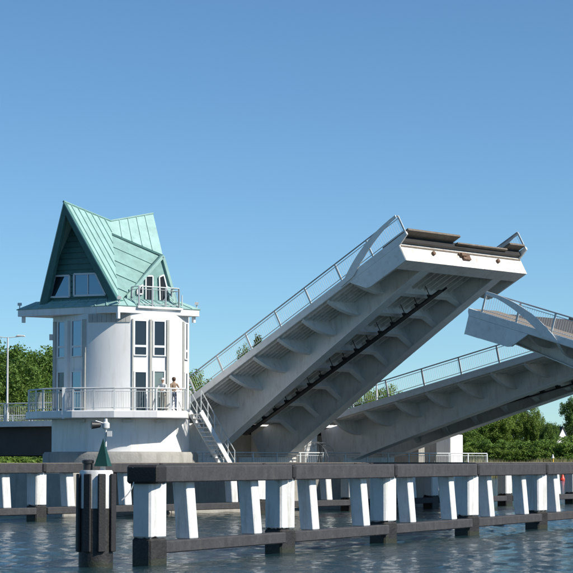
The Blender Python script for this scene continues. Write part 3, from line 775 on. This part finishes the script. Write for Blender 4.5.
# hanging rope by the first pile
rp_ = []
for k in range(12):
    u = k / 11; rp_.append(Vector((-4.02 + 0.05 * math.sin(u * 3) - 0.30 * u ** 3, 58.6, 2.56 - 0.86 * u)))
tag(MB().path(rp_, 0.018).build('hanging_rope', M['lamp']), 'thin pale rope hanging from the end of the fender wall', 'rope')

# ------------------------------------------------------------------ people on the balcony
def person(loc, rz, h, label, shirt, legs, cap):
    k = h / 1.75
    me = bpy.data.meshes.new('body')
    J = dict(pel=(0, 0, .95, .15, .12), wst=(0, 0, 1.1, .14, .10), ch=(0, -.02, 1.32, .17, .12), nb=(0, -.02, 1.47, .075, .07), nk=(0, -.03, 1.54, .055, .055), hd=(0, -.05, 1.64, .078, .095), ht=(0, -.05, 1.71, .06, .075))
    for s, n in ((-1, 'l'), (1, 'r')):
        J.update({'sh' + n: (s * .19, -.02, 1.41, .06, .06), 'el' + n: (s * .25, -.16, 1.18, .045, .045), 'wr' + n: (s * .17, -.38, 1.12, .03, .03), 'ha' + n: (s * .15, -.45, 1.11, .038, .02),
                  'hip' + n: (s * .095, 0, .88, .095, .10), 'kn' + n: (s * .11, -.02, .48, .06, .065), 'an' + n: (s * .12, .02, .08, .04, .045), 'toe' + n: (s * .13, -.13, .04, .04, .03)})
    names = list(J); idx = {n: i for i, n in enumerate(names)}
    E = [('pel', 'wst'), ('wst', 'ch'), ('ch', 'nb'), ('nb', 'nk'), ('nk', 'hd'), ('hd', 'ht')]
    for n in 'lr': E += [('ch', 'sh' + n), ('sh' + n, 'el' + n), ('el' + n, 'wr' + n), ('wr' + n, 'ha' + n), ('pel', 'hip' + n), ('hip' + n, 'kn' + n), ('kn' + n, 'an' + n), ('an' + n, 'toe' + n)]
    vs = [Vector(J[n][:3]) * k for n in names]; es = [(idx[a], idx[b]) for a, b in E]; rad = [J[n][3:] for n in names]
    for n, s in (('l', -1), ('r', 1)):     # fingers and thumb
        hb = Vector(J['ha' + n][:3])
        for f_, (ox, ln) in enumerate(((-.028, .065), (-.009, .08), (.010, .075), (.028, .058))):
            a = hb + Vector((ox, -.02, 0)); i0 = len(vs)
            vs += [a * k, (a + Vector((0, -ln * .55, -.004))) * k, (a + Vector((0, -ln * .8, -.03))) * k]; rad += [(.009, .009)] * 3
            es += [(idx['ha' + n], i0), (i0, i0 + 1), (i0 + 1, i0 + 2)]
        a = hb + Vector((-s * .035, .03, -.01)); i0 = len(vs); vs += [a * k, (a + Vector((-s * .02, -.04, -.015))) * k]; rad += [(.01, .01)] * 2
        es += [(idx['ha' + n], i0), (i0, i0 + 1)]
    me.from_pydata(vs, es, []); o = bpy.data.objects.new('tmp', me); C.objects.link(o)
    m = o.modifiers.new('skin', 'SKIN'); o.modifiers.new('sub', 'SUBSURF').levels = 1
    for i, d in enumerate(me.skin_vertices[0].data):
        d.radius = (rad[i][0] * k, rad[i][1] * k); d.use_root = (i == 0)
    dg = bpy.context.evaluated_depsgraph_get(); em = bpy.data.meshes.new_from_object(o.evaluated_get(dg))
    bpy.data.objects.remove(o)
    root = thing('person', label, 'person', loc, (0, 0, rz), 'people on the tower balcony')
    em.name = 'body'; em.materials.clear()
    for mm in (M['skin'], shirt, legs, M['black']): em.materials.append(mm)
    for p in em.polygons:
        c = p.center / k; p.use_smooth = True
        if c.z < 0.10: p.material_index = 3
        elif c.z < 0.98 and c.y > -0.2: p.material_index = 2
        elif c.z < 1.50 and c.y > -0.19: p.material_index = 1
    bo = bpy.data.objects.new('body', em); C.objects.link(bo); bo.parent = root
    z = 1.655
    if cap:
        hb = MB(); hb.lathe([(.098, z + .02), (.096, z + .07), (.06, z + .115), (.01, z + .125)], 14, c=(0, -.045)); hb.add([(-.07, -.12, z + .025), (.07, -.12, z + .025), (.05, -.2, z + .015), (-.05, -.2, z + .015)], [(0, 1, 2, 3)])
        hb.v = [tuple(Vector(p) * k) for p in hb.v]; hb.build('cap', shirt, root, smooth=True)
    else:
        hb = MB().lathe([(.07, z - .10), (.102, z - .03), (.105, z + .05), (.07, z + .105), (.01, z + .125)], 14, c=(0, -.028)); hb.v = [tuple(Vector(p) * k) for p in hb.v]
        hb.build('hair', M['hair'], root, smooth=True)
    fm = MB()      # face: nose, eyes, mouth, ears
    fm.add([(-.012, -.135, z - .01), (.012, -.135, z - .01), (0, -.16, z - .015), (0, -.14, z + .025)], [(0, 1, 2), (1, 3, 2), (0, 2, 3)])
    for s in (-1, 1): fm.box(s * .085 - .008, s * .085 + .008, -.065, -.035, z - .03, z + .025)
    fm.v = [tuple(Vector(p) * k) for p in fm.v]; fm.build('nose_and_ears', M['skin'], root)
    ey = MB()
    for s in (-1, 1): ey.box(s * .03 - .010, s * .03 + .010, -.140, -.128, z + .012, z + .022)
    ey.box(-.02, .02, -.137, -.125, z - .045, z - .038)
    ey.v = [tuple(Vector(p) * k) for p in ey.v]; ey.build('eyes_and_mouth', M['hair'], root)
pz = zt + PT + 0.004
q1 = P(163, 400, 110.55); q2 = P(173.5, 400, 110.95)
person((q1.x, q1.y, pz), R(-25), 1.60, 'person in white shirt and white cap leaning at the balcony railing', M['shirt_w'], M['beige'], True)
person((q2.x, q2.y, pz), R(35), 1.66, 'brown haired person in tan shirt at the balcony railing', M['shirt_t'], M['jeans'], False)

# ------------------------------------------------------------------ trees
def crown_mesh(name, seed, nclump, per, ls, rx, rz, m, conic=False):
    r = np.random.default_rng(seed); vs = []; fs = []
    blobs = []
    for _ in range(9): 
        d = r.normal(size=3); d /= np.linalg.norm(d); blobs.append((d * np.array([0.5, 0.5, 0.42]), 0.42 + 0.25 * r.random()))
    cs = []
    while len(cs) < nclump:
        b, br = blobs[r.integers(len(blobs))]; d = r.normal(size=3); d /= np.linalg.norm(d)
        p = b + d * br * (0.55 + 0.45 * r.random() ** 0.4)
        if conic:
            h = r.random(); a = r.random() * 6.28; rr = (1 - h) ** 0.8 * (0.55 + 0.45 * r.random()); p = np.array([rr * math.cos(a), rr * math.sin(a), h * 2 - 1])
        cs.append(p)
    cs = np.array(cs); n = len(cs) * per
    cc = np.repeat(cs, per, 0); cr = np.repeat(0.12 + 0.12 * r.random(len(cs)), per)[:, None]
    d = r.normal(size=(n, 3)); d /= np.linalg.norm(d, axis=1)[:, None]
    pos = (cc + d * cr * (0.4 + 0.6 * r.random((n, 1)))) * np.array([rx, rx, rz])
    nn = d + 0.7 * r.normal(size=(n, 3)) + np.array([0, 0, .4]); nn /= np.linalg.norm(nn, axis=1)[:, None]
    a = np.cross(nn, r.normal(size=(n, 3))); a /= np.linalg.norm(a, axis=1)[:, None] + 1e-9; b = np.cross(nn, a)
    sz = ls * (0.6 + 0.8 * r.random((n, 1)))
    v = np.stack([pos - a * sz, pos + b * sz * .6, pos + a * sz, pos - b * sz * .6], 1).reshape(-1, 3)
    me = bpy.data.meshes.new(name); me.vertices.add(len(v)); me.vertices.foreach_set('co', v.ravel())
    me.loops.add(4 * n); me.loops.foreach_set('vertex_index', np.arange(4 * n, dtype=np.int32))
    me.polygons.add(n); me.polygons.foreach_set('loop_start', np.arange(0, 4 * n, 4, dtype=np.int32))
    me.update(calc_edges=True); me.materials.append(m)
    return me
CM = [crown_mesh('crown', 1, 210, 120, 0.125, 4.2, 4.8, M['leaf']), crown_mesh('crown', 2, 210, 120, 0.125, 4.6, 4.4, M['leafd']), crown_mesh('crown', 3, 210, 120, 0.125, 4.0, 5.2, M['leafl']),
      crown_mesh('crown', 4, 130, 90, 0.10, 2.0, 5.6, M['leafd'], True), crown_mesh('crown', 5, 140, 90, 0.11, 3.0, 2.2, M['leafl']), crown_mesh('crown', 6, 140, 90, 0.11, 3.2, 2.0, M['leaf'])]
CR = [(4.2, 4.8), (4.6, 4.4), (4.0, 5.2), (2.0, 5.6), (3.0, 2.2), (3.2, 2.0)]
def tree(px, topy, Y, kind, label, group, name='tree', wide=1.0, cat='tree'):
    p = P(px, topy, Y); gz = bank_z(p.x, Y); H = p.z - gz
    rx, rz = CR[kind]; low = kind >= 4
    ch = H * (1.0 if low else (0.86 if kind < 3 else 0.95)); sz = ch / (2 * rz) ; sx = sz * wide
    t = thing(name, label, cat, (p.x, Y, gz - 0.05), (0, 0, random.uniform(0, 6.28)), group)
    o = bpy.data.objects.new('crown', CM[kind]); C.objects.link(o); o.parent = t
    o.scale = (sx, sx, sz); o.location = (0, 0, H - ch * 0.5 * 1.02)
    tr = MB().tube((0, 0, -0.3), (0.1, 0.05, H * 0.35), 0.035 * H ** 0.9 if not low else 0.08, 8, 0.022 * H ** 0.9 if not low else 0.05).tube((0.1, 0.05, H * 0.35), (0, 0, H * 0.8), 0.022 * H ** 0.9 if not low else 0.05, 7, 0.03)
    for k in range(5):
        a = k * 1.26 + random.random(); z = H * (0.3 + 0.09 * k); tr.tube((0.08, 0.03, z), (math.cos(a) * rx * sx * 0.55, math.sin(a) * rx * sx * 0.55, z + H * 0.2), 0.012 * H, 6, 0.02)
    tr.build('trunk', M['bark'], t, smooth=True)
G1 = 'trees on the left bank'; G2 = 'trees on the far right bank'
tree(-8, 349, 222, 1, 'dark tree cut by the left edge of the picture', G1)
tree(9, 344, 226, 0, 'mid green tree behind the twin headed street lamp', G1)
tree(33, 341, 231, 1, 'tallest dark green tree between street lamp and tower', G1, wide=1.1)
tree(56, 345, 232, 0, 'leafy tree partly hidden behind the left wall of the tower', G1)
tree(20, 388, 218, 2, 'lighter green tree in front, low beside the street lamp', G1, wide=1.2)
tree(46, 382, 219, 0, 'small green tree right beside the tower wall above the balcony', G1, wide=1.2)
tree(2, 395, 217, 1, 'low dark tree under the street lamp at the left edge', G1, wide=1.3)
tree(194, 373, 262, 0, 'tree crown just right of the tower behind the stairs', G1, wide=1.2)
tree(209, 380, 270, 1, 'dark tree showing through the lower railing of the steep leaf', G1, wide=1.2)
tree(247, 347, 280, 0, 'tall tree top above the steep leaf railing, the broader of two', G1, wide=0.42)
tree(258, 340, 283, 3, 'narrow pointed tree top above the steep leaf railing', G1)
tree(372, 393, 400, 2, 'light tree top behind the railing foot of the half raised leaf', G2, wide=1.3)
tree(388, 387, 405, 0, 'round tree top left of the thin white lamp post', G2, wide=1.2)
tree(455, 418, 425, 1, 'dark tree behind the white pier column', G2, wide=1.4)
tree(474, 411, 428, 0, 'green tree on the far bank just right of the pier column', G2, wide=1.3)
tree(496, 406, 430, 2, 'light green tree in the middle of the far bank row', G2, wide=1.3)
tree(509, 398, 436, 0, 'broad mid green tree on the far bank below the half raised leaf', G2, wide=0.9)
tree(530, 401, 430, 2, 'tall round tree left of the gap of sky', G2, wide=0.62)
tree(549, 421, 470, 1, 'low dark tree left in the gap of sky', G2, wide=1.0)
tree(550, 419, 423, 1, 'slightly taller dark tree in the gap, left of the white gable', G2, wide=0.5)
tree(578, 392, 440, 1, 'tall dark tree at the right edge of the picture', G2, wide=0.55)
for px, ty, Y, kd, lb in ((462, 441, 412, 5, 'bush beside the white pier column on the far shore'), (476, 440, 410, 4, 'second bush from the pier column on the far shore'), (492, 438, 411, 5, 'third bush from the pier column on the far shore'),
                          (508, 441, 409, 4, 'pale bush in the middle of the far shore'), (524, 439, 411, 5, 'dark bush below the broad mid green tree'), (538, 443, 409, 4, 'bush below the tall round tree'), (553, 442, 410, 4, 'light green bush left of the white gable'),
                          (565, 434, 410, 5, 'bush below the white gabled house'), (580, 440, 411, 4, 'last bush at the right edge of the far shore')):
    tree(px, ty, Y, kd, lb, 'bushes on the far shore', 'bush', 1.35, 'bush')
for px, ty, Y, kd, lb in ((4, 452, 203, 5, 'low bush under the dark approach girder at the left edge'), (22, 450, 204, 4, 'low light bush under the dark approach girder'), (40, 451, 205, 5, 'low bush under the girder end beside the tower')):
    tree(px, ty, Y, kd, lb, 'bushes on the left shore', 'bush', 1.6, 'bush')

# small white house among the far trees
hx = P(563, 440, 432); gz = bank_z(hx.x, hx.y)
hs = thing('house', 'small white gabled house among the dark trees on the right', 'house', (hx.x, hx.y, gz), (0, 0, R(24)))
MB().prism([(-1.6, 0, 0), (1.6, 0, 0), (1.6, 0, 5.0), (0, 0, 7.9), (-1.6, 0, 5.0)], (0, 8, 0)).build('wall', M['white'], hs)
for s in (-1, 1): MB().prism([(0, -0.15, 7.96), (s * 1.9, -0.15, 4.52), (s * 1.9, -0.15, 4.7), (0, -0.15, 8.2)], (0, 8.6, 0)).build('roof', M['roofdark'], hs)
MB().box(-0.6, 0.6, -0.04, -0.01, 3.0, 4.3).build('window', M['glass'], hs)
MB().box(-0.5, 0.5, -0.04, -0.01, 0, 2.1).build('door', M['roofdark'], hs)

# buoy and yellow post
by = P(562.5, 478, 300); by.z = 0
bu = thing('buoy', 'small red channel buoy floating beyond the fender wall on the right', 'buoy', (by.x, 300, 0))
MB().lathe([(0.3, -0.5), (0.75, -0.1), (0.75, 0.25), (0.45, 0.6), (0.28, 1.3), (0.1, 1.35)], 16).build('float', M['red'], bu, smooth=True)
MB().lathe([(0.22, 1.36), (0.22, 1.75)], 12).build('top_mark', M['white'], bu)
bu.scale = (0.6, 0.6, 0.6)
yp = P(553, 470, 190)
ym = thing('marker_post', 'thin yellow marker post sticking out of the water on the right', 'post', (yp.x, 190, 0))
MB().tube((0, 0, -2), (0, 0, 2.9), 0.07, 8).build('post', M['yellow'], ym, smooth=True)
MB().tube((0, 0, 2.9), (0, 0, 3.25), 0.13, 8, 0.02).build('cap', M['steel'], ym)

ab = P(6, 500, 150)
cb = thing('concrete_block', 'pale sloping concrete block standing in the water at the left edge', 'concrete block', (ab.x, 150, 0))
MB().prism([(-1.6, 0, -2), (0.75, 0, -2), (0.62, 0, 0.2), (0.25, 0, 1.75), (-1.2, 0, 1.75)], (0, 3, 0)).build('block', M['concrete'], cb, bevel=0.05)
MB().box(-1.0, 0.1, 0.4, 2.6, 1.752, 1.86).build('cap', M['concrete'], cb)
